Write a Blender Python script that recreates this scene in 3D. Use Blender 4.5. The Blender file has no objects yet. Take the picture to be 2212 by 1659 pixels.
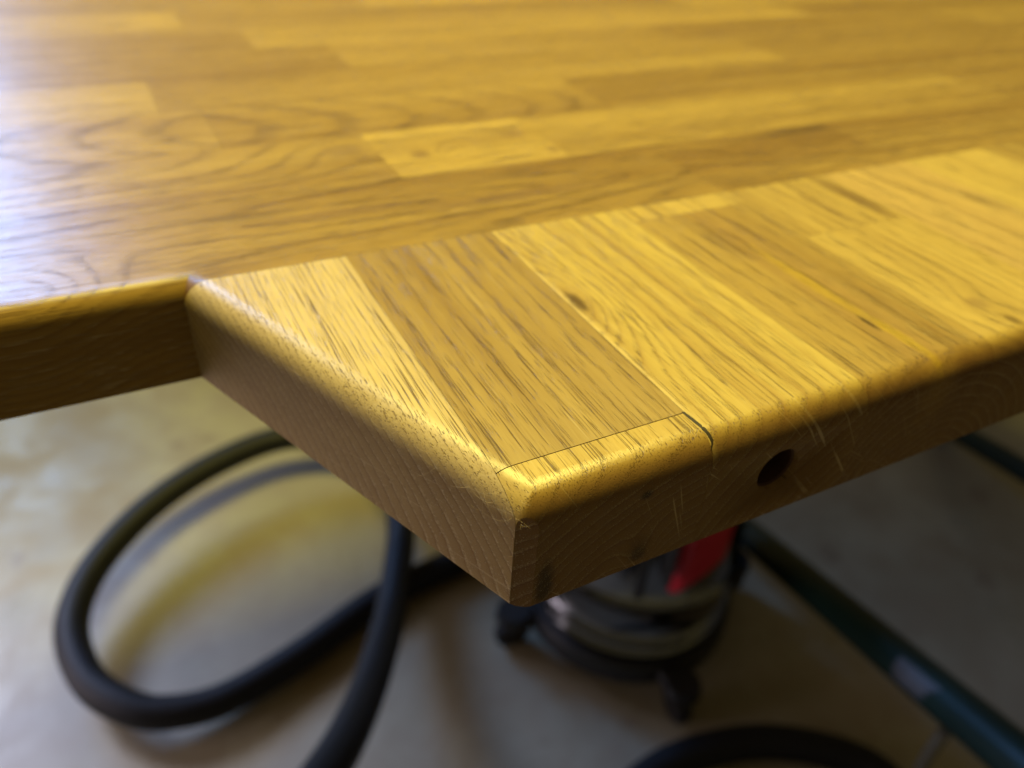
import bpy, bmesh, math, random
from mathutils import Vector, Matrix

random.seed(7)
scene = bpy.context.scene
col = scene.collection

# ------------------------------------------------------------------ camera
CAM_H = 0.95                       # lens above the floor
H = 0.0932                         # lens above the table top
TOP = CAM_H - H                    # table top above the floor
FPX, CX, CY = 1646.84, 1106.0, 829.5      # focal length and centre for a 2212 x 1659 picture
R = Matrix(((0.88959442, -0.23189669, 0.39350437),
            (-0.45378667, -0.54672321, 0.70368415),
            (0.05195595, -0.80456053, -0.59159355)))   # rows: world axes seen from the lens
cam_d = bpy.data.cameras.new('camera')
cam = bpy.data.objects.new('camera', cam_d)
col.objects.link(cam)
rt, dn, fw = R.col[0], R.col[1], R.col[2]
M = Matrix(((rt[0], -dn[0], -fw[0], 0), (rt[1], -dn[1], -fw[1], 0), (rt[2], -dn[2], -fw[2], CAM_H), (0, 0, 0, 1)))
cam.matrix_world = M
cam_d.sensor_width = 36.0
cam_d.lens = 36.0 * FPX / 2212.0
cam_d.clip_start = 0.005
cam_d.clip_end = 100
cam_d.dof.use_dof = True
cam_d.dof.focus_distance = 0.140
cam_d.dof.aperture_fstop = 10.5
scene.camera = cam

# ------------------------------------------------------------------ light
scene.view_settings.view_transform = 'Standard'
scene.view_settings.look = 'None'
scene.view_settings.exposure = 0.0
scene.view_settings.gamma = 1.0
scene.cycles.use_denoising = True
scene.cycles.sample_clamp_indirect = 1.5
scene.cycles.blur_glossy = 1.0
scene.cycles.caustics_reflective = False
scene.cycles.caustics_refractive = False
world = bpy.data.worlds.new('World')
scene.world = world
world.use_nodes = True
wb = world.node_tree.nodes['Background']
wb.inputs['Color'].default_value = (0.62, 0.50, 0.26, 1)
wb.inputs['Strength'].default_value = 0.14


def area(name, loc, aim, size, power, colour):
    d = bpy.data.lights.new(name, 'AREA')
    d.shape = 'RECTANGLE'
    d.size, d.size_y = size
    d.energy = power
    d.color = colour
    o = bpy.data.objects.new(name, d)
    col.objects.link(o)
    o.location = loc
    o.rotation_euler = (Vector(aim) - Vector(loc)).to_track_quat('-Z', 'Y').to_euler()
    return o


area('shop_lamp', (0.14, 0.68, TOP + 1.30), (0.14, 0.45, TOP), (1.0, 0.40), 41.0, (1.0, 0.88, 0.215))
win = area('daylight_window', (-1.24, 3.3, 2.40), (-0.34, 0.30, TOP), (1.9, 1.6), 12.0, (0.21, 0.45, 1.0))
win.data.spread = math.radians(37)
beam = area('floor_fill_beam', (-0.95, 1.70, 1.10), (-0.28, 0.50, 0.0), (0.5, 0.5), 1.75, (0.58, 0.60, 0.80))  # added narrow beam, brightens the floor at lower left
beam.data.spread = math.radians(35)
area('left_face_fill', (-1.25, 0.85, 0.45), (0.0, 0.45, 0.30), (0.6, 0.7), 10.0, (0.72, 0.60, 0.66))  # added low fill, brightens the left face of the extension


def ray(px, py):
    return R @ Vector(((px - CX), (py - CY), FPX))


def at(px, py, z):
    """the place on the horizontal plane at height z that is seen there in the photo"""
    d = ray(px, py)
    return Vector((0, 0, CAM_H)) + d * ((z - CAM_H) / d.z)


# ------------------------------------------------------------------ helpers
def mesh_obj(name, bm, mat=None, parent=None, loc=None, smooth=True, sharp=35):
    me = bpy.data.meshes.new(name)
    if smooth:
        for f in bm.faces:
            f.smooth = True
    bm.to_mesh(me)
    bm.free()
    if smooth and sharp:
        me.set_sharp_from_angle(angle=math.radians(sharp))
    o = bpy.data.objects.new(name, me)
    col.objects.link(o)
    if mat:
        me.materials.append(mat)
    if parent:
        o.parent = parent
    if loc is not None:
        o.location = loc
    return o


def empty(name, loc, label, cat, group=None):
    o = bpy.data.objects.new(name, None)
    o.empty_display_size = 0.05
    col.objects.link(o)
    o.location = loc
    o['label'] = label
    o['category'] = cat
    if group:
        o['group'] = group
    return o


def spline(pts, n=12):
    P = [Vector(p) for p in pts]
    P = [P[0] * 2 - P[1]] + P + [P[-1] * 2 - P[-2]]
    out = []
    for i in range(1, len(P) - 2):
        p0, p1, p2, p3 = P[i - 1:i + 3]
        for k in range(n):
            t = k / n
            out.append(0.5 * ((2 * p1) + (p2 - p0) * t + (2 * p0 - 5 * p1 + 4 * p2 - p3) * t * t
                              + (3 * p1 - p0 - 3 * p2 + p3) * t ** 3))
    out.append(P[-2])
    return out


def tube(bm, pts, rad, seg=20, cap=True):
    """a swept tube; rad is a number or one per point"""
    n = len(pts)
    rads = rad if isinstance(rad, (list, tuple)) else [rad] * n
    t0 = (pts[1] - pts[0]).normalized()
    nrm = t0.orthogonal().normalized()
    rings = []
    for i, p in enumerate(pts):
        a, b = pts[max(0, i - 1)], pts[min(n - 1, i + 1)]
        t = (b - a).normalized()
        nrm = (nrm - t * nrm.dot(t)).normalized()
        bi = t.cross(nrm)
        rings.append([bm.verts.new(p + (nrm * math.cos(2 * math.pi * k / seg) + bi * math.sin(2 * math.pi * k / seg)) * rads[i])
                      for k in range(seg)])
    for r0, r1 in zip(rings, rings[1:]):
        for k in range(seg):
            bm.faces.new((r0[k], r0[(k + 1) % seg], r1[(k + 1) % seg], r1[k]))
    if cap:
        bm.faces.new(rings[0][::-1])
        bm.faces.new(rings[-1])


def lathe(bm, prof, seg=64, c=(0, 0, 0)):
    """prof: list of (radius, z), bottom to top or any order, closed at the ends"""
    rings = []
    for r, z in prof:
        rings.append([bm.verts.new((c[0] + r * math.cos(2 * math.pi * k / seg), c[1] + r * math.sin(2 * math.pi * k / seg), c[2] + z))
                      for k in range(seg)])
    for r0, r1 in zip(rings, rings[1:]):
        for k in range(seg):
            bm.faces.new((r0[k], r0[(k + 1) % seg], r1[(k + 1) % seg], r1[k]))
    bm.faces.new(rings[0][::-1])
    bm.faces.new(rings[-1])
    bmesh.ops.recalc_face_normals(bm, faces=bm.faces)


def box(bm, c, s, rot=None, bev=0.0):
    r = bmesh.ops.create_cube(bm, size=1.0)
    vs = r['verts']
    for v in vs:
        v.co = Vector((v.co.x * s[0], v.co.y * s[1], v.co.z * s[2]))
    if bev:
        es = list({e for v in vs for e in v.link_edges})
        g = bmesh.ops.bevel(bm, geom=es, offset=bev, segments=3, affect='EDGES', profile=0.5)
        vs = list({v for f in g['faces'] for v in f.verts} | {v for v in vs if v.is_valid})
    for v in vs:
        if rot:
            v.co = rot @ v.co
        v.co += Vector(c)


# ------------------------------------------------------------------ materials
class NT:
    def __init__(self, name):
        self.mat = bpy.data.materials.new(name)
        self.mat.use_nodes = True
        self.t = self.mat.node_tree
        self.t.nodes.clear()
        self.out = self.t.nodes.new('ShaderNodeOutputMaterial')
        self.p = self.t.nodes.new('ShaderNodeBsdfPrincipled')
        self.t.links.new(self.p.outputs[0], self.out.inputs[0])

    def set(self, sock, v):
        if isinstance(v, bpy.types.NodeSocket):
            self.t.links.new(v, sock)
        else:
            sock.default_value = v

    def m(self, op, a, b=0.0, c=0.0, clamp=False):
        n = self.t.nodes.new('ShaderNodeMath')
        n.operation = op
        n.use_clamp = clamp
        self.set(n.inputs[0], a)
        self.set(n.inputs[1], b)
        self.set(n.inputs[2], c)
        return n.outputs[0]

    def v(self, op, a, b=(0, 0, 0), out=0):
        n = self.t.nodes.new('ShaderNodeVectorMath')
        n.operation = op
        self.set(n.inputs[0], a)
        self.set(n.inputs[1], b)
        return n.outputs[out]

    def xyz(self, v):
        n = self.t.nodes.new('ShaderNodeSeparateXYZ')
        self.set(n.inputs[0], v)
        return n.outputs

    def comb(self, x, y, z):
        n = self.t.nodes.new('ShaderNodeCombineXYZ')
        for i, a in enumerate((x, y, z)):
            self.set(n.inputs[i], a)
        return n.outputs[0]

    def noise(self, vec, scale=1.0, detail=2.0, rough=0.5, dist=0.0):
        n = self.t.nodes.new('ShaderNodeTexNoise')
        self.set(n.inputs['Vector'], vec)
        n.inputs['Scale'].default_value = scale
        n.inputs['Detail'].default_value = detail
        n.inputs['Roughness'].default_value = rough
        n.inputs['Distortion'].default_value = dist
        return n.outputs[0]

    def rng(self, v, a, b, c=0.0, d=1.0, smooth=True):
        n = self.t.nodes.new('ShaderNodeMapRange')
        n.interpolation_type = 'SMOOTHSTEP' if smooth else 'LINEAR'
        self.set(n.inputs['Value'], v)
        for k, x in (('From Min', a), ('From Max', b), ('To Min', c), ('To Max', d)):
            self.set(n.inputs[k], x)
        return n.outputs[0]

    def mix(self, f, a, b, mode='MIX'):
        n = self.t.nodes.new('ShaderNodeMix')
        n.data_type = 'RGBA'
        n.blend_type = mode
        self.set(n.inputs[0], f)
        self.set(n.inputs[6], a)
        self.set(n.inputs[7], b)
        return n.outputs[2]

    def coord(self):
        return self.t.nodes.new('ShaderNodeTexCoord').outputs['Object']

    def bump(self, h, dist, strength=1.0):
        n = self.t.nodes.new('ShaderNodeBump')
        n.inputs['Distance'].default_value = dist
        n.inputs['Strength'].default_value = strength
        self.set(n.inputs['Height'], h)
        self.t.links.new(n.outputs[0], self.p.inputs['Normal'])


def wood(name, axis, feats=(), light=(0.50, 0.320, 0.072), dark=(0.240, 0.130, 0.028), pore_amount=1.0, ring=0.0027, ring_line=0.17, warp=0.0028):
    """solid oak-like wood, grain along axis; the object's colour holds (pith offset, tone, tilt, seed).
    feats: knots and streaks at places of this stave: (kind, centre, radii, colour, strength, ring push)"""
    n = NT(name)
    P = n.coord()
    x, y, z = n.xyz(P)[:3]
    g, u = (x, y) if axis == 'X' else (y, x)
    w = z
    oi = n.t.nodes.new('ShaderNodeObjectInfo')
    sc = n.t.nodes.new('ShaderNodeSeparateColor')
    n.t.links.new(oi.outputs['Color'], sc.inputs[0])
    cr, tone, ct = sc.outputs[0], sc.outputs[1], sc.outputs[2]
    seed = oi.outputs['Alpha']
    s1 = n.m('MULTIPLY', seed, 37.0)
    s2 = n.m('MULTIPLY', seed, 91.0)

    def N(sg, su, sw, detail=2.0, rough=0.5, off=0.0, dist=0.0):
        return n.noise(n.comb(n.m('MULTIPLY_ADD', g, sg, s1), n.m('MULTIPLY_ADD', u, su, s2),
                              n.m('MULTIPLY_ADD', w, sw, off)), 1.0, detail, rough, dist)

    # distance from the pith, wandering along the grain
    up = n.m('MULTIPLY_ADD', cr, 0.16, -0.08)
    wp = n.m('MULTIPLY_ADD', n.m('FRACT', n.m('MULTIPLY', seed, 7.31)), -0.075, -0.022)
    tilt = n.m('MULTIPLY_ADD', ct, 0.36, -0.18)
    wpg = n.m('MULTIPLY_ADD', g, tilt, wp)
    du = n.m('SUBTRACT', u, up)
    dw = n.m('SUBTRACT', w, wpg)
    r = n.m('SQRT', n.m('ADD', n.m('MULTIPLY', du, du), n.m('MULTIPLY', dw, dw)))
    r = n.m('ADD', r, n.m('MULTIPLY_ADD', N(3.0, 16, 16, 1.5), warp, -warp / 2))
    r = n.m('ADD', r, n.m('MULTIPLY_ADD', N(40, 220, 220, 2.0, off=4.0), 0.0006, -0.0003))
    masks = []
    for kind, c, rad, colr, strg, push in feats:
        q = n.v('DIVIDE', n.v('SUBTRACT', P, c), rad)
        wob = n.m('MULTIPLY_ADD', n.noise(P, 420.0, 3.0), 0.8, -0.4)
        ln = n.m('ADD', n.v('LENGTH', q, out=1), wob)
        if push:
            lw = n.v('LENGTH', n.v('DIVIDE', n.v('SUBTRACT', P, c), tuple(k * 3.4 for k in rad)), out=1)
            gs = n.m('POWER', 2.718, n.m('MULTIPLY', n.m('MULTIPLY', lw, lw), -1.6))
            r = n.m('MULTIPLY_ADD', gs, push, r)
        if kind == 'loop':
            masks.append((n.rng(n.m('ABSOLUTE', n.m('SUBTRACT', n.m('MULTIPLY_ADD', wob, -0.86, ln), 1.0)), 0.10, 0.02), colr, strg))
        else:
            masks.append((n.rng(ln, 1.25, 0.35), colr, strg))
    # growth rings of uneven width
    ph = n.m('MULTIPLY_ADD', n.noise(n.comb(n.m('MULTIPLY', r, 0.30 / ring), s1, 0.0), 1.0, 2.0), 1.7, n.m('DIVIDE', r, ring))
    fr = n.m('FRACT', ph)
    late = n.m('MULTIPLY_ADD', n.m('POWER', fr, 9.0), 0.75, n.m('MULTIPLY', fr, 0.25))
    early = n.rng(fr, 0.42, 0.05)
    ringv = n.m('MULTIPLY', n.rng(fr, 0.0, 0.06), late)
    # pores: long thin vessels, seen as dashes on long grain and dots on end grain, crowded in the early wood
    pa = N(62, 3900, 3900, 1.0, 0.45, 2.0)
    pb = N(100, 6400, 6400, 1.0, 0.4, 7.0)
    density = n.m('MULTIPLY_ADD', early, 0.085, n.m('MULTIPLY_ADD', N(8, 90, 90, 1.0, off=11.0), 0.10, -0.055))
    pore1 = n.rng(n.m('ADD', pa, density), 0.645, 0.71)
    pore2 = n.rng(n.m('ADD', pb, density), 0.66, 0.75)
    pore = n.m('MULTIPLY', n.m('MAXIMUM', pore1, n.m('MULTIPLY', pore2, 0.6)), pore_amount, clamp=True)
    # medullary rays (thin radial lines on end grain)
    ang = n.m('ARCTAN2', dw, du)
    rv = n.noise(n.comb(n.m('MULTIPLY', ang, 125.0), n.m('MULTIPLY', r, 42.0), n.m('MULTIPLY', g, 30.0)), 1.0, 1.0)
    rays = n.rng(rv, 0.685, 0.73)
    geo = n.t.nodes.new('ShaderNodeNewGeometry')
    nx, ny, nz = n.xyz(geo.outputs['Normal'])[:3]
    endg = n.rng(n.m('ABSOLUTE', nx if axis == 'X' else ny), 0.10, 0.78)
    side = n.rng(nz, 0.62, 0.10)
    routed = n.rng(nz, 0.99, 0.80)            # the routed edges are sanded and less glossy than the top
    fib = N(110, 4200, 4200, 2.0, 0.6, 3.0)
    blot = N(3.0, 26, 26, 3.0, 0.6, 9.0)
    band = N(1.6, 130, 130, 2.0, 0.55, 5.0)
    tn = n.m('ADD', tone, n.m('MULTIPLY_ADD', blot, 1.0, -0.5))
    tn = n.m('ADD', tn, n.m('MULTIPLY_ADD', band, 0.8, -0.40))
    tn = n.m('ADD', tn, n.m('MULTIPLY_ADD', fib, 0.34, -0.17))
    tn = n.m('MULTIPLY_ADD', ringv, -ring_line, tn)
    # on the sides the growth rings stand out, their open vessels painted pale as if catching light
    tn = n.m('MULTIPLY_ADD', n.m('MULTIPLY', side, late), -0.85, tn)
    tn = n.m('MULTIPLY_ADD', early, -0.10, tn)
    tn = n.m('ADD', tn, 0.0, clamp=True)
    c = n.mix(tn, (*dark, 1), (*light, 1))
    # end grain is darker from oil, with shade of front and edge painted in
    rowk = n.m('MULTIPLY', n.rng(n.m('ABSOLUTE', nx if axis == 'X' else ny), 0.10, 0.36), n.m('MULTIPLY_ADD', endg, -0.62, 0.85))
    c = n.mix(n.m('MULTIPLY', endg, 0.80), c, (0.150, 0.066, 0.028, 1))
    c = n.mix(n.m('MULTIPLY', rays, n.m('MULTIPLY_ADD', n.m('MULTIPLY', side, endg), 0.38, 0.10)), c, (0.76, 0.60, 0.36, 1))
    rowm = n.m('MULTIPLY', n.rng(fr, 0.26, 0.12), n.rng(N(90, 2300, 2300, 1.0, 0.4, 21.0), 0.42, 0.60))
    c = n.mix(n.m('MULTIPLY', n.m('MULTIPLY', rowm, side), rowk), c, (0.62, 0.47, 0.26, 1))
    for mk, colr, strg in masks:
        c = n.mix(n.m('MULTIPLY', mk, strg), c, (*colr, 1))
    # light caught by open pores on the sides is painted pale
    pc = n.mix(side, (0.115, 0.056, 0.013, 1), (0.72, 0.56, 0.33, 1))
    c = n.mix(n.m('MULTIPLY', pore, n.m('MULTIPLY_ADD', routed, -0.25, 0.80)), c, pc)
    n.set(n.p.inputs['Base Color'], c)
    rg = n.m('MULTIPLY_ADD', routed, 0.30, n.m('MULTIPLY_ADD', fib, 0.16, 0.24))
    n.set(n.p.inputs['Specular IOR Level'], n.m('MULTIPLY_ADD', routed, -0.30, 0.5))
    n.set(n.p.inputs['Roughness'], rg)
    n.p.inputs['IOR'].default_value = 1.48
    n.set(n.p.inputs['Coat Weight'], n.m('MULTIPLY_ADD', routed, -0.15, 0.15))
    n.p.inputs['Coat Roughness'].default_value = 0.28
    h = n.m('MULTIPLY_ADD', pore, -1.0, n.m('MULTIPLY', fib, 0.34))
    h = n.m('MULTIPLY_ADD', ringv, 0.12, h)
    n.bump(h, 0.00020, 0.9)
    return n.mat


def plain(name, colour, rough, metallic=0.0, var=0.25, scale=40.0, bump=0.0, spec=0.5, coat=0.0):
    n = NT(name)
    P = n.coord()
    a = n.noise(P, scale, 4.0, 0.6)
    c = n.mix(a, tuple(k * (1 - var) for k in colour) + (1,), tuple(min(1, k * (1 + var)) for k in colour) + (1,))
    n.set(n.p.inputs['Base Color'], c)
    n.set(n.p.inputs['Roughness'], n.m('MULTIPLY_ADD', a, 0.2, rough - 0.1))
    n.p.inputs['Metallic'].default_value = metallic
    n.p.inputs['Specular IOR Level'].default_value = spec
    n.p.inputs['Coat Weight'].default_value = coat
    if bump:
        n.bump(n.noise(P, scale * 12, 3.0), bump)
    return n.mat


def concrete():
    n = NT('sealed_concrete')
    P = n.coord()
    big = n.noise(P, 2.3, 5.0, 0.62, 0.6)
    mid = n.noise(P, 9.0, 5.0, 0.6, 0.3)
    fine = n.noise(P, 160.0, 3.0, 0.6)
    spots = n.rng(n.noise(P, 13.0, 2.0, 0.4), 0.66, 0.74)
    c = n.mix(n.rng(big, 0.3, 0.7), (0.295, 0.262, 0.180, 1), (0.45, 0.42, 0.315, 1))
    c = n.mix(n.rng(mid, 0.35, 0.72, 0.0, 0.75), c, (0.29, 0.235, 0.155, 1))
    c = n.mix(n.m('MULTIPLY', spots, 0.45), c, (0.19, 0.14, 0.10, 1))
    c = n.mix(n.m('MULTIPLY', fine, 0.22), c, (0.22, 0.19, 0.15, 1))
    n.set(n.p.inputs['Base Color'], c)
    n.set(n.p.inputs['Roughness'], n.rng(mid, 0.3, 0.7, 0.26, 0.46))
    n.bump(n.m('ADD', n.m('MULTIPLY', mid, 1.0), n.m('MULTIPLY', fine, 0.15)), 0.0012, 0.6)
    return n.mat


# ------------------------------------------------------------------ floor
bm = bmesh.new()
bmesh.ops.create_grid(bm, x_segments=8, y_segments=8, size=6.0)
floor = mesh_obj('floor', bm, concrete(), smooth=False)
floor['kind'] = 'structure'

# ------------------------------------------------------------------ table top
TH = 0.028                        # thickness
RO = 0.0064                       # rounded upper edge
JY, FY = 0.1783, 0.0780           # joint with the extension, front of the extension
OUT = [(-0.72, JY), (0.0066, JY), (0.0484, FY), (0.52, FY), (0.5608, JY), (1.15, JY), (1.15, 0.79), (-0.72, 0.79)]
table = empty('wooden_tabletop', (0.2, 0.45, TOP),
              'oiled yellow butcher-block wooden tabletop with a projecting front extension and rounded edges', 'tabletop')
TORG = table.location.copy()


def inset(poly, d):
    """polygon moved inwards by d (counter-clockwise, mitred corners)"""
    n = len(poly)
    res = []
    for i in range(n):
        a, b, c = Vector(poly[i - 1]), Vector(poly[i]), Vector(poly[(i + 1) % n])
        e1, e2 = (b - a).normalized(), (c - b).normalized()
        n1, n2 = Vector((-e1.y, e1.x)), Vector((-e2.y, e2.x))
        m = (n1 + n2)
        m = m / m.dot(n1) if abs(m.dot(n1)) > 1e-9 else n1
        res.append(b + m * d)
    return res


CORNER_R = 0.0038


def outline(d):
    """the outline moved inwards by d, the near corner rounded"""
    pts = inset(OUT, d)
    res = []
    for i, p in enumerate(pts):
        if i != 2:
            res.append(p)
            continue
        a, b, c = Vector(OUT[1]), Vector(OUT[2]), Vector(OUT[3])
        e1, e2 = (b - a).normalized(), (c - b).normalized()
        n1, n2 = Vector((-e1.y, e1.x)), Vector((-e2.y, e2.x))
        m = n1 + n2
        ctr = b + m / m.dot(n1) * CORNER_R
        rr = max(CORNER_R - d, 0.0)
        for k in range(6):
            t = k / 5
            v = (n1 * (1 - t) + n2 * t).normalized()
            res.append(ctr - v * rr if rr > 0 else p + (e1 * (k - 2.5)) * 0.0)
    return res


def table_body():
    bm = bmesh.new()
    levels = [(0.0005, -TH), (0.0, -TH + 0.0005)]
    S = 16
    for i in range(S + 1):
        a = math.pi / 2 * i / S
        levels.append((RO * (1 - math.cos(a)), -RO + RO * math.sin(a)))
    rings = []
    for d, z in levels:
        rings.append([bm.verts.new((p.x, p.y, z)) for p in outline(d)])
    n = len(rings[0])
    for r0, r1 in zip(rings, rings[1:]):
        for k in range(n):
            bm.faces.new((r0[k], r0[(k + 1) % n], r1[(k + 1) % n], r1[k]))
    bm.faces.new(rings[0][::-1])
    bm.faces.new(rings[-1])
    bmesh.ops.remove_doubles(bm, verts=bm.verts[:], dist=1e-7)
    bmesh.ops.dissolve_degenerate(bm, edges=bm.edges[:], dist=1e-7)
    bm.normal_update()
    bmesh.ops.triangulate(bm, faces=[f for f in bm.faces if len(f.verts) > 4])
    return bm


BODY = table_body()


def cut(planes):
    """a piece of the table top on the inner side of every plane (point, outward normal)"""
    bm = BODY.copy()
    for co, no in planes:
        bmesh.ops.bisect_plane(bm, geom=bm.verts[:] + bm.edges[:] + bm.faces[:], dist=1e-7,
                               plane_co=co, plane_no=no, clear_outer=True)
        be = [e for e in bm.edges if e.is_boundary]
        if be:
            bmesh.ops.holes_fill(bm, edges=be, sides=0)
    return bm


def finish(bm, name, mat, colour, label=None):
    for f in bm.faces:
        f.smooth = True
        f.normal_update()
    for e in bm.edges:
        if len(e.link_faces) == 2:
            f0, f1 = e.link_faces
            fl0 = abs(f0.normal.z) > 0.9999 or abs(f0.normal.z) < 0.002
            fl1 = abs(f1.normal.z) > 0.9999 or abs(f1.normal.z) < 0.002
            d = f0.normal.dot(f1.normal)
            e.smooth = not ((fl0 != fl1) or d < 0.94)
    lo = Vector([min(v.co[i] for v in bm.verts) for i in range(3)])
    hi = Vector([max(v.co[i] for v in bm.verts) for i in range(3)])
    c = (lo + hi) / 2
    c.z = -TH / 2
    for v in bm.verts:
        v.co -= c
    me = bpy.data.meshes.new(name)
    bm.to_mesh(me)
    bm.free()
    me.materials.append(mat)
    o = bpy.data.objects.new(name, me)
    col.objects.link(o)
    o.parent = table
    o.location = Vector((c.x, c.y, TOP + c.z)) - TORG
    o.color = colour
    if label:
        o['label'] = label
    return o


GAP = 0.00004
X0, X1, Y0, Y1 = Vector((-1, 0, 0)), Vector((1, 0, 0)), Vector((0, -1, 0)), Vector((0, 1, 0))


def planes_for(x0, x1, y0, y1, gap=GAP):
    res = []
    if x0 is not None: res.append((Vector((x0 + gap, 0, 0)), X0))
    if x1 is not None: res.append((Vector((x1 - gap, 0, 0)), X1))
    if y0 is not None: res.append((Vector((0, y0 + gap, 0)), Y0))
    if y1 is not None: res.append((Vector((0, y1 - gap, 0)), Y1))
    return res


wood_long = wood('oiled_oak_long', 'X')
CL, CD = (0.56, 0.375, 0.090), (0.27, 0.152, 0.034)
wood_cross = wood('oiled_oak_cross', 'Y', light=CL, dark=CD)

# --- main board: rows of staves along the length
rows = [JY, 0.2235, 0.2683, 0.3125, 0.3570, 0.4015, 0.4460, 0.4905, 0.5350, 0.5795, 0.6240, 0.6685, 0.7130, 0.7575, None]
ends = {
    0: [None, -0.45, 0.175, 0.262, 0.66, None],
    1: [None, -0.31, 0.0800, 0.1430, 0.390, 0.80, None],
    2: [None, -0.18, 0.0330, 0.190, 0.62, None],
    3: [None, -0.36, 0.0183, 0.33, 0.71, None],
    4: [None, -0.22, 0.105, 0.30, 0.55, 0.90, None],
    5: [None, -0.40, 0.0715, 0.44, 0.80, None],
}
tones = {  # (pith, tone, tilt)
    (0, 1): (0.42, 0.27, 0.62), (0, 2): (0.30, 0.24, 0.40), (0, 3): (0.75, 0.36, 0.55),
    (1, 1): (0.62, 0.42, 0.35), (1, 2): (0.20, 0.86, 0.58), (1, 3): (0.85, 0.60, 0.45), (1, 4): (0.15, 0.34, 0.5),
    (2, 1): (0.50, 0.55, 0.76), (2, 2): (0.47, 0.38, 0.20), (2, 3): (0.20, 0.30, 0.5),
    (3, 1): (0.80, 0.82, 0.55), (3, 2): (0.22, 0.50, 0.45), (3, 3): (0.7, 0.36, 0.5),
    (4, 1): (0.2, 0.40, 0.5), (4, 2): (0.8, 0.52, 0.55), (4, 3): (0.3, 0.34, 0.5),
    (5, 1): (0.7, 0.34, 0.5), (5, 2): (0.25, 0.70, 0.5), (5, 3): (0.25, 0.40, 0.5),
}
long_feats = {
    (0, 1): [('knot', (0.245, -0.002, 0.014), (0.034, 0.0040, 0.02), (0.20, 0.11, 0.045), 0.55, 0.006),
             ('knot', (0.195, 0.004, 0.014), (0.028, 0.0022, 0.02), (0.22, 0.12, 0.05), 0.55, 0.004),
             ('knot', (0.108, -0.016, 0.014), (0.008, 0.006, 0.02), (0.25, 0.13, 0.05), 0.25, 0.012)],
    (0, 2): [('streak', (0.030, 0.018, 0.014), (0.030, 0.0035, 0.02), (0.12, 0.065, 0.02), 0.75, 0.0),
             ('knot', (-0.008, 0.004, 0.014), (0.006, 0.004, 0.02), (0.20, 0.11, 0.03), 0.7, 0.004)],
    (1, 2): [('knot', (-0.018, -0.004, 0.014), (0.0040, 0.0040, 0.02), (0.22, 0.12, 0.045), 0.75, 0.006),
             ('knot', (0.022, 0.005, 0.014), (0.0060, 0.0030, 0.02), (0.26, 0.14, 0.05), 0.65, 0.004),
             ('knot', (0.0285, -0.014, 0.014), (0.0022, 0.0030, 0.02), (0.20, 0.11, 0.04), 0.8, 0.003)],
    (1, 1): [('streak', (0.185, 0.008, 0.014), (0.010, 0.006, 0.02), (0.22, 0.125, 0.05), 0.6, 0.006)],
}
rng = random.Random(3)
for i in range(len(rows) - 1):
    y0, y1 = rows[i], rows[i + 1]
    if i in ends:
        xs = ends[i]
    else:
        x = -0.72 + rng.uniform(0.1, 0.3)
        xs = [None]
        while x < 1.0:
            xs.append(x)
            x += rng.uniform(0.22, 0.42)
        xs.append(None)
    for k in range(len(xs) - 1):
        par = tones.get((i, k), (rng.choice((rng.uniform(0.05, 0.3), rng.uniform(0.7, 0.95), rng.uniform(0.4, 0.6))),
                                 rng.uniform(0.25, 0.75), rng.uniform(0.35, 0.65)))
        mat = wood_long
        if (i, k) in long_feats:
            mat = wood('oiled_oak_long_knotted', 'X', long_feats[(i, k)])
        seed = rng.uniform(0.05, 0.95)
        if i == 0:                      # the front row: right part butts against the extension
            pl = planes_for(xs[k], xs[k + 1], None, y1)
            bm = cut(pl)
            keep = bm
            # drop what lies in front of the joint
            bmesh.ops.bisect_plane(keep, geom=keep.verts[:] + keep.edges[:] + keep.faces[:], dist=1e-7,
                                   plane_co=(0, JY - 0.00002, 0), plane_no=(0, -1, 0), clear_outer=True)
            be = [e for e in keep.edges if e.is_boundary]
            if be:
                bmesh.ops.holes_fill(keep, edges=be, sides=0)
        else:
            bm = cut(planes_for(xs[k], xs[k + 1], y0, y1))
        finish(bm, 'stave', mat, (par[0], 0.47 + (par[1] - 0.5) * 0.88, par[2], seed))

# --- extension: staves across, the seams 42.7 mm apart
P0 = 0.0469
PW = 0.0427
corner = Vector((0.0484, FY))
e_left = (Vector((0.0066, JY)) - corner).normalized()
n_left = Vector((-e_left.y, e_left.x))
if n_left.x > 0: n_left = -n_left
bis = (n_left + Vector((0, -1))).normalized()
chamfer = (Vector((corner.x - bis.x * 0.0014, corner.y - bis.y * 0.0014, 0)), Vector((bis.x, bis.y, 0)))
xa, xb = P0 + PW, 0.0475              # right end of the corner patch; seam left of it
YP = 0.0887                       # back seam of the corner patch
# plane through the mitre ridge between corner patch and the slanted outer stave
mit = Vector((bis.y, -bis.x, 0))
if mit.x > 0: mit = -mit
PG = 0.00008


def cross_piece(planes, params, seed, feats=None, label=None, name='stave', **kw):
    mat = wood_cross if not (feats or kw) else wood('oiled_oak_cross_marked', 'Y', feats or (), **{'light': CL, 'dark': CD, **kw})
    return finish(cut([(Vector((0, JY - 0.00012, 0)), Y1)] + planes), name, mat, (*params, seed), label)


# outermost, slanted stave
cpt = Vector((corner.x, corner.y, 0))
o = cross_piece([(Vector((xb - GAP, 0, 0)), X1), chamfer], (0.0, 0.74, 0.50), 0.15, light=(0.63, 0.455, 0.185), dark=(0.36, 0.225, 0.075), ring=0.0015, ring_line=0.22,
                label='slanted pale outer stave along the cut left side')
# stave behind the patch
cross_piece(planes_for(xb, xa, YP + PG, None), (0.20, 0.40, 0.52), 0.62, pore_amount=1.0, light=(0.47, 0.310, 0.086), dark=(0.230, 0.127, 0.032))
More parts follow.
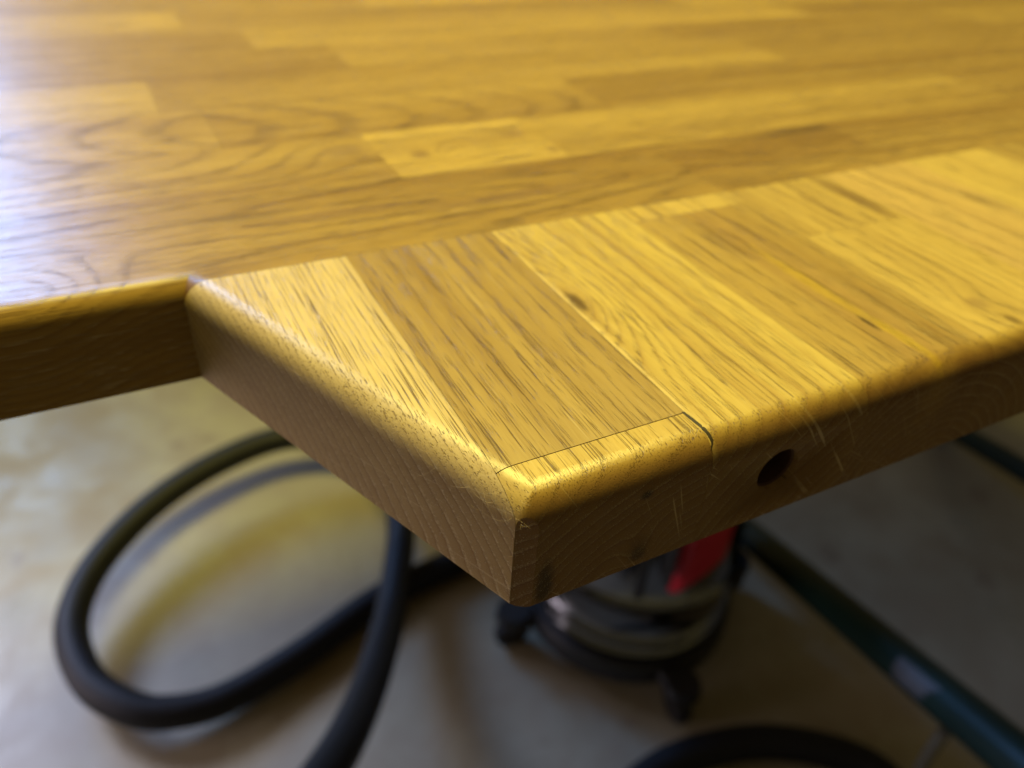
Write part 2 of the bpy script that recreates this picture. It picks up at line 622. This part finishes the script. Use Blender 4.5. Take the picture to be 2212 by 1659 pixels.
# corner patch
o = cross_piece([(Vector((xa - GAP, 0, 0)), X1), (Vector((0, YP - PG, 0)), Y1), chamfer, (Vector((xb + GAP, 0, 0)), X0)],
                (0.70, 0.82, 0.60), 0.47, name='corner_patch', label='pale wooden repair patch let into the front corner',
                feats=[('knot', (0.0066, -0.0055, -0.0097), (0.0019, 0.006, 0.0025), (0.018, 0.010, 0.005), 0.95, 0.006),
                       ('knot', (0.0066, -0.0055, -0.0085), (0.0036, 0.006, 0.0042), (0.13, 0.065, 0.022), 0.6, 0.0),
                       ('stain', (0.0057, -0.0055, 0.0069), (0.0016, 0.004, 0.0013), (0.03, 0.016, 0.007), 0.85, 0.0),
                       ('stain', (-0.0150, -0.0055, -0.0085), (0.0022, 0.005, 0.0068), (0.030, 0.016, 0.008), 0.8, 0.0)])
# stave with the knot and the drilled hole
sx = xa + PW / 2
sy = (JY + FY) / 2
st = cross_piece(planes_for(xa, xa + PW, None, None), (0.93, 0.80, 0.50), 0.78,
                 feats=[('knot', (0.0919 - sx, 0.1345 - sy, 0.014), (0.0042, 0.0100, 0.02), (0.34, 0.20, 0.05), 0.65, 0.0080),
                        ('knot', (0.0917 - sx, 0.1349 - sy, 0.014), (0.0024, 0.0056, 0.02), (0.085, 0.042, 0.014), 0.88, 0.0),
                        ('swell', (0.0935 - sx, 0.1400 - sy, 0.014), (0.0036, 0.0085, 0.30), (0.5, 0.3, 0.1), 0.0, 0.0088),
                        ('swell', (0.0900 - sx, 0.1720 - sy, 0.014), (0.0030, 0.0060, 0.30), (0.5, 0.3, 0.1), 0.0, 0.0060),
                        ('sapwood', (0.0885 - sx, 0.118 - sy, 0.016), (0.0028, 0.090, 0.009), (0.66, 0.47, 0.17), 0.75, 0.0)],
                 light=(0.585, 0.41, 0.095), dark=(0.30, 0.165, 0.038), pore_amount=0.9, ring=0.0034, ring_line=0.46, warp=0.006)
hb = bmesh.new()
bmesh.ops.create_cone(hb, cap_ends=True, segments=40, radius1=0.0055, radius2=0.0055, depth=0.036,
                      matrix=Matrix.Translation((0.1092, FY, TOP - 0.0138)) @ Matrix.Rotation(math.pi / 2, 4, 'X'))
cutter = mesh_obj('hole_cutter', hb, None)
bpy.context.view_layer.update()
md = st.modifiers.new('hole', 'BOOLEAN')
md.object = cutter
md.operation = 'DIFFERENCE'
md.solver = 'EXACT'
dg = bpy.context.evaluated_depsgraph_get()
new = bpy.data.meshes.new_from_object(st.evaluated_get(dg))
st.modifiers.clear()
st.data = new
bpy.data.objects.remove(cutter)
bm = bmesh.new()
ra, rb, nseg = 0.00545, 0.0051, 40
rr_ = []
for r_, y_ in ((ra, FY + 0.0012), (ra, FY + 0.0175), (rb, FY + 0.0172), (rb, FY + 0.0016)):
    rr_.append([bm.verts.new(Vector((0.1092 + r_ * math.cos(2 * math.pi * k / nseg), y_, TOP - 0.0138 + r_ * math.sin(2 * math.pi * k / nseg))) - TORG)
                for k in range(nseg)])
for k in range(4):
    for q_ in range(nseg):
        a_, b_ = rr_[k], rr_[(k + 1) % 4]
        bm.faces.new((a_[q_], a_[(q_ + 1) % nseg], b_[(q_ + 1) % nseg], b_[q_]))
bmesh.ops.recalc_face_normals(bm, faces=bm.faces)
mesh_obj('hole_shade_liner', bm, plain('hole_shade', (0.075, 0.030, 0.014), 0.7, var=0.5, scale=700), table)  # added liner, the shade inside the hole is put into its dark colour
# dark crack filler between patch and that stave
bm = bmesh.new()
path = [(0.08935, 0.0890, 0.0, 0.45), (0.08955, 0.0870, 0.0, 0.55), (0.0898, 0.0845, 0.0, 0.55), (0.09005, None, 12, 0.6), (0.09025, None, 24, 0.55),
        (0.0903, None, 36, 0.5), (0.0901, None, 42, 0.3), (0.0897, None, 47, 0.25), (0.0895, None, 52, 0.1)]
rg = []
for x, y, a, wd in path:
    if y is None:
        t = math.radians(a)
        y = FY + RO - RO * math.sin(t)
        z = -RO + RO * math.cos(t)
        nn = Vector((0, -math.sin(t), math.cos(t)))
    else:
        z = 0.0
        nn = Vector((0, 0, 1))
    p = Vector((x, y, TOP + z)) - TORG
    hw = wd * 0.0015 / 2
    rg.append([bm.verts.new(p + Vector((-hw, 0, 0)) + nn * 0.00006), bm.verts.new(p + Vector((hw, 0, 0)) + nn * 0.00003),
               bm.verts.new(p + Vector((hw, 0, 0)) - nn * 0.0009), bm.verts.new(p + Vector((-hw, 0, 0)) - nn * 0.0009)])
for r0, r1 in zip(rg, rg[1:]):
    for k in range(4):
        bm.faces.new((r0[k], r0[(k + 1) % 4], r1[(k + 1) % 4], r1[k]))
bm.faces.new(rg[0][::-1])
bm.faces.new(rg[-1])
bmesh.ops.recalc_face_normals(bm, faces=bm.faces)
mesh_obj('crack_filler', bm, plain('dark_filler', (0.030, 0.019, 0.011), 0.55, var=0.7, scale=900), table)

# loose wood fibres along the sanded left edge and corner: too fine to count
bm = bmesh.new()
fr = random.Random(11)
tdir = Vector((e_left.x, e_left.y, 0))
nl = Vector((n_left.x, n_left.y, 0))
for q_ in range(64):
    t_ = fr.uniform(0.0, 0.75) ** 1.4
    a_ = math.radians(fr.uniform(20, 90))
    base_ = Vector((corner.x, corner.y, TOP)) + tdir * (t_ * 0.108 + 0.001) - TORG
    p_ = base_ - nl * (RO - RO * math.sin(a_)) + Vector((0, 0, -RO + RO * math.cos(a_) - (fr.uniform(0, 0.010) if a_ > 1.4 else 0)))
    on_ = nl * math.sin(a_) + Vector((0, 0, math.cos(a_)))
    d_ = (tdir * fr.uniform(-1, 1) + Vector((0, 0, fr.uniform(-0.7, 0.3)))).normalized()
    d_ = (d_ - on_ * d_.dot(on_)).normalized()
    ln_ = fr.uniform(0.0012, 0.0055)
    cv = d_.cross(on_) * fr.uniform(-0.8, 0.8) * ln_
    pts_ = [p_ + d_ * (ln_ * k / 6) + cv * (k / 6) ** 2 + on_ * (0.00005 + 0.00035 * math.sin(math.pi * k / 6)) for k in range(7)]
    tube(bm, pts_, [0.000016 * (1 - 0.6 * k / 6) for k in range(7)], 4)
bmesh.ops.recalc_face_normals(bm, faces=bm.faces)
fo = mesh_obj('loose_fibres', bm, plain('pale_fibre', (0.62, 0.45, 0.22), 0.6, var=0.15), table)
fo['kind'] = 'stuff'

# the remaining cross staves
AMB = (0.46, 0.29, 0.018)
x = xa + PW
s3 = x + PW / 2
ym = (0.1685 + FY) / 2
cross_piece(planes_for(x, x + PW, 0.1685, None), (0.25, 0.80, 0.45), 0.15)
cross_piece(planes_for(x, x + PW, None, 0.1685), (0.56, 0.46, 0.52), 0.55,
            feats=[('dark', (0.1560 - s3, 0.118 - ym, 0.014), (0.0075, 0.085, 0.02), (0.33, 0.19, 0.050), 0.65, 0.0),
                   ('amber', (0.1550 - s3, 0.120 - ym, 0.014), (0.0026, 0.026, 0.02), AMB, 0.6, 0.0030),
                   ('amber', (0.1560 - s3, 0.092 - ym, 0.014), (0.0019, 0.013, 0.02), AMB, 0.7, 0.0),
                   ('crack', (0.1535 - s3, 0.0995 - ym, 0.014), (0.0008, 0.0042, 0.02), (0.06, 0.03, 0.008), 0.9, 0.0)])
x += PW
s4 = x + PW / 2
yk, yl = (0.142 + JY) / 2, (0.142 + FY) / 2
cross_piece(planes_for(x, x + PW, 0.142, None), (0.75, 0.62, 0.5), 0.35,
            feats=[('dark', (0.2135 - s4, 0.160 - yk, 0.014), (0.0042, 0.019, 0.02), (0.20, 0.115, 0.035), 0.8, 0.0),
                   ('dark', (0.197 - s4, 0.156 - yk, 0.014), (0.0022, 0.016, 0.02), (0.24, 0.14, 0.04), 0.65, 0.0)])
cross_piece(planes_for(x, x + PW, None, 0.142), (0.30, 0.70, 0.5), 0.83,
            feats=[('knot', (0.1886 - s4, 0.0955 - yl, 0.014), (0.0036, 0.0034, 0.02), (0.26, 0.15, 0.05), 0.55, 0.003),
                   ('knot', (0.1900 - s4, 0.0860 - yl, 0.012), (0.0018, 0.0030, 0.02), (0.16, 0.09, 0.02), 0.75, 0.0)])
x += PW
cross_piece(planes_for(x, x + PW, None, None), (0.62, 0.66, 0.55), 0.22, light=(0.60, 0.395, 0.115), dark=(0.34, 0.195, 0.055))
x += PW
cross_piece(planes_for(x, x + PW, None, None), (0.15, 0.92, 0.5), 0.71)
x += PW
k = 0
while x < 0.52:
    cross_piece(planes_for(x, x + PW if x + PW < 0.5 else None, None, None), ((0.3, 0.7, 0.2, 0.8)[k % 4], (0.36, 0.62, 0.5, 0.7)[k % 4], 0.5), 0.13 + 0.17 * k)
    x += PW
    k += 1
    if x + PW >= 0.52 and x >= 0.5:
        break
BODY.free()

# ------------------------------------------------------------------ hoses
rubber = plain('black_rubber', (0.008, 0.008, 0.009), 0.55, var=0.3, scale=30, bump=0.0004, spec=0.3)
HR = 0.0215


def hose(name, pts, label, cat='hose', rad=HR):
    P = spline(pts, 14)
    c = Vector((P[0].x, P[0].y, 0))
    bm = bmesh.new()
    tube(bm, [p - c for p in P], rad, 24)
    bmesh.ops.recalc_face_normals(bm, faces=bm.faces)
    o = mesh_obj(name, bm, rubber, None, c)
    o['label'] = label
    o['category'] = cat
    o['group'] = 'black hoses on the floor'
    return o


hose('vacuum_hose', [at(560, 1900, 0.33), at(640, 1760, 0.27), at(740, 1610, 0.205), at(800, 1475, 0.14), at(840, 1340, 0.085), at(858, 1230, 0.067), at(866, 1130, 0.067),
                     at(845, 1030, 0.075), at(760, 955, 0.075), at(620, 945, 0.085), at(470, 1000, 0.085), at(325, 1095, 0.08), at(205, 1225, 0.07),
                     at(155, 1350, 0.062), at(185, 1460, 0.055), at(260, 1520, 0.05), at(350, 1540, 0.042), at(480, 1512, 0.032), at(640, 1420, 0.024), at(820, 1293, 0.0216),
                     at(1000, 1205, 0.0216), at(1180, 1120, 0.0216), at(1330, 1040, 0.0216)],
     'black rubber hose curling in one big loop on the floor at left')

# ------------------------------------------------------------------ vacuum
VC = Vector((0.520, 0.553, 0))
vac = empty('shop_vacuum', VC, 'steel drum shop vacuum with red latch and black base under the table', 'vacuum')
steel = plain('brushed_steel', (0.20, 0.205, 0.22), 0.15, metallic=1.0, var=0.12, scale=25)
blackp = plain('black_plastic', (0.012, 0.012, 0.013), 0.45, var=0.3, scale=60)
redp = plain('red_plastic', (0.46, 0.012, 0.030), 0.38, var=0.12, scale=50)
DR = 0.135
bm = bmesh.new()
prof = [(DR - 0.012, 0.073), (DR, 0.076)]
for zc in (0.087, 0.112, 0.182):
    prof += [(DR, zc - 0.009), (DR + 0.0025, zc - 0.006), (DR + 0.0055, zc), (DR + 0.0025, zc + 0.006), (DR, zc + 0.009)]
prof += [(DR, 0.33), (DR + 0.003, 0.333), (DR + 0.003, 0.340), (DR - 0.008, 0.342)]
lathe(bm, prof, 72)
mesh_obj('drum', bm, steel, vac, sharp=50)
bm = bmesh.new()
lathe(bm, [(0.09, 0.034), (0.145, 0.035), (0.151, 0.042), (0.151, 0.066), (0.146, 0.074), (DR + 0.001, 0.0745), (0.10, 0.0745)], 72)
mesh_obj('base', bm, blackp, vac, sharp=40)
bm = bmesh.new()
lathe(bm, [(0.10, 0.343), (0.143, 0.345), (0.146, 0.352), (0.144, 0.385), (0.134, 0.410), (0.10, 0.430), (0.06, 0.440), (0.02, 0.442)], 64)
mesh_obj('motor_head', bm, blackp, vac, sharp=45)
# casters
toward = math.atan2(-VC.y, -VC.x)                       # direction to the viewer
for a in (-0.92, 0.60, 2.1, -2.5):
    th = toward + a
    dirv = Vector((math.cos(th), math.sin(th), 0))
    cc = dirv * 0.176
    bm = bmesh.new()
    box(bm, dirv * 0.150 + Vector((0, 0, 0.058)), (0.075, 0.045, 0.020), Matrix.Rotation(th, 3, 'Z'), 0.006)
    bmesh.ops.create_cone(bm, cap_ends=True, segments=24, radius1=0.025, radius2=0.022, depth=0.014, matrix=Matrix.Translation(cc + Vector((0, 0, 0.068))))
    c = mesh_obj('caster', bm, blackp, vac, sharp=40)
    bm = bmesh.new()
    sd = Vector((-dirv.y, dirv.x, 0))
    rotm = Matrix.Rotation(th, 4, 'Z') @ Matrix.Rotation(math.pi / 2, 4, 'X')
    bmesh.ops.create_cone(bm, cap_ends=True, segments=32, radius1=0.025, radius2=0.025, depth=0.020, matrix=rotm)
    bmesh.ops.bevel(bm, geom=[e for e in bm.edges if e.calc_face_angle(0) > 1], offset=0.004, segments=2, affect='EDGES')
    mesh_obj('wheel', bm, blackp, c, cc + Vector((0, 0, 0.025)), sharp=40)


def wrap(bm, a0, a1, z0, z1, r, th, seg=12, z0b=None):
    """a curved plate on the drum between two angles; its lower edge runs from z0 to z0b"""
    cols = []
    z0b = z0 if z0b is None else z0b
    for i in range(seg + 1):
        t = i / seg
        a = a0 + (a1 - a0) * t
        zl = z0 + (z0b - z0) * t
        d = Vector((math.cos(a), math.sin(a), 0))
        rr = th * (1 if 1 < i < seg - 1 else 0.25 if i in (0, seg) else 0.75)
        cols.append([bm.verts.new(d * r + Vector((0, 0, zl))), bm.verts.new(d * (r + rr) + Vector((0, 0, zl + 0.004))),
                     bm.verts.new(d * (r + rr) + Vector((0, 0, z1 - 0.004))), bm.verts.new(d * r + Vector((0, 0, z1)))])
    for c0, c1 in zip(cols, cols[1:]):
        for k in range(4):
            bm.faces.new((c0[k], c0[(k + 1) % 4], c1[(k + 1) % 4], c1[k]))
    bm.faces.new(cols[0][::-1])
    bm.faces.new(cols[-1])
    bmesh.ops.recalc_face_normals(bm, faces=bm.faces)


bm = bmesh.new()
wrap(bm, toward + 0.39, toward + 0.88, 0.212, 0.342, DR + 0.001, 0.010, 16, 0.270)
lt = mesh_obj('latch_cover', bm, redp, vac, sharp=40)
lt['label'] = 'red plastic latch cover on the drum side'
bm = bmesh.new()
wrap(bm, toward + 0.27, toward + 0.36, 0.250, 0.342, DR + 0.001, 0.023, 6)
mesh_obj('latch', bm, blackp, lt, sharp=40)
bm = bmesh.new()
wrap(bm, toward + 0.10, toward + 0.18, 0.195, 0.33, DR + 0.0005, 0.004, 4)
mesh_obj('drum_strap', bm, blackp, vac, sharp=40)

hose('coiled_hose', [at(1150, 1990, 0.0216), at(1250, 1860, 0.0216), at(1330, 1745, 0.0216), at(1420, 1665, 0.0216), at(1520, 1622, 0.0216), at(1650, 1602, 0.0216), at(1790, 1622, 0.0216),
                     at(1900, 1670, 0.0216), at(1960, 1760, 0.0216), at(1900, 1880, 0.0216), at(1700, 1990, 0.0216)],
     'black hose arching along the bottom edge in the dark shadow below the vacuum')

# ------------------------------------------------------------------ green poles
green = plain('dark_green_enamel', (0.004, 0.017, 0.012), 0.45, var=0.35, scale=20, coat=0.0, spec=0.25)
paper = plain('worn_paper', (0.060, 0.060, 0.060), 0.6, var=0.7, scale=55)


def dist_pt(px, py, d):
    return Vector((0, 0, CAM_H)) + ray(px, py).normalized() * d


def pole(a, b, rad, label, group=None):
    ax = (b - a)
    L = ax.length
    t = empty('green_pole', a, label, 'pole', group or 'dark green metal poles at the right')
    q = ax.normalized().to_track_quat('Z', 'Y')
    t.rotation_mode = 'QUATERNION'
    t.rotation_quaternion = q
    bm = bmesh.new()
    n = 24
    prof = [(rad * 0.6, 0), (rad * 0.97, 0.001), (rad, 0.004)] + [(rad, L * i / 12) for i in range(1, 12)] + [(rad, L - 0.004), (rad * 0.97, L - 0.001), (rad * 0.6, L)]
    lathe(bm, prof, 40)
    mesh_obj('tube', bm, green, t, sharp=40)
    bm = bmesh.new()
    lathe(bm, [(rad * 0.7, -0.010), (rad * 1.05, -0.008), (rad * 1.08, 0.0), (rad * 1.08, 0.022), (rad * 1.02, 0.024), (rad * 0.7, 0.0245)], 40)
    mesh_obj('end_cap', bm, blackp, t, sharp=40)
    return t, L


a, b = dist_pt(1560, 1105, 1.33), dist_pt(2300, 1725, 0.80)
p1, L1 = pole(a, b, 0.0220, 'thick dark green metal pole with worn grey sticker sloping across lower right')
# sticker: a curved sheet on the side that faces up and toward the viewer
q = p1.rotation_quaternion
inv = q.inverted()


def sticker(px, py, length, half, shift):
    tgt = dist_pt(px, py, 1.0)
    dirv = (tgt - Vector((0, 0, CAM_H))).normalized()
    # closest place on the pole axis to the line of sight
    ax = (b - a).normalized()
    w0 = Vector((0, 0, CAM_H)) - a
    bb, dd, ee = dirv.dot(ax), dirv.dot(w0), ax.dot(w0)
    s = (ee - bb * dd) / (1 - bb * bb)
    face = (Vector((0, 0, CAM_H)) - (a + ax * s))
    fl = inv @ face
    ang = math.atan2(fl.y, fl.x) + shift
    bm = bmesh.new()
    rr = 0.0223
    cols = []
    for i in range(13):
        f = i / 12
        t = ang - half + 2 * half * f
        jag = 0.006 * math.sin(i * 1.9) + 0.004 * math.sin(i * 4.3)
        cols.append([bm.verts.new((rr * math.cos(t), rr * math.sin(t), s - length / 2 + jag * 0.4)),
                     bm.verts.new((rr * math.cos(t), rr * math.sin(t), s + length / 2 + jag - 0.02 * f)),
                     bm.verts.new(((rr - 0.0006) * math.cos(t), (rr - 0.0006) * math.sin(t), s + length / 2 + jag - 0.02 * f)),
                     bm.verts.new(((rr - 0.0006) * math.cos(t), (rr - 0.0006) * math.sin(t), s - length / 2 + jag * 0.4))])
    for c0, c1 in zip(cols, cols[1:]):
        for k in range(4):
            bm.faces.new((c0[k], c0[(k + 1) % 4], c1[(k + 1) % 4], c1[k]))
    bm.faces.new(cols[0][::-1])
    bm.faces.new(cols[-1])
    bmesh.ops.recalc_face_normals(bm, faces=bm.faces)
    mesh_obj('sticker', bm, paper, p1, sharp=40)


sticker(2000, 1500, 0.062, 0.55, 0.35)
a2, b2 = dist_pt(2040, 915, 1.76), dist_pt(2330, 1085, 1.48)
pole(a2, b2, 0.0190, 'thin dark green metal pole farther back at the right edge')

# pale cord hanging below the thick pole
c0 = dist_pt(2042, 1580, 0.93)
bm = bmesh.new()
tube(bm, [p - c0 for p in spline([c0, c0 + Vector((0.002, 0.0, -0.05)), c0 + Vector((0.006, -0.002, -0.12)), c0 + Vector((0.004, 0.0, -0.2))], 6)], 0.006, 12)
cd = mesh_obj('cord', bm, plain('pale_cord', (0.10, 0.092, 0.065), 0.8, var=0.2, scale=200), None, c0)
cd['label'] = 'short pale cord hanging from the sticker pole at lower right'
cd['category'] = 'cord'
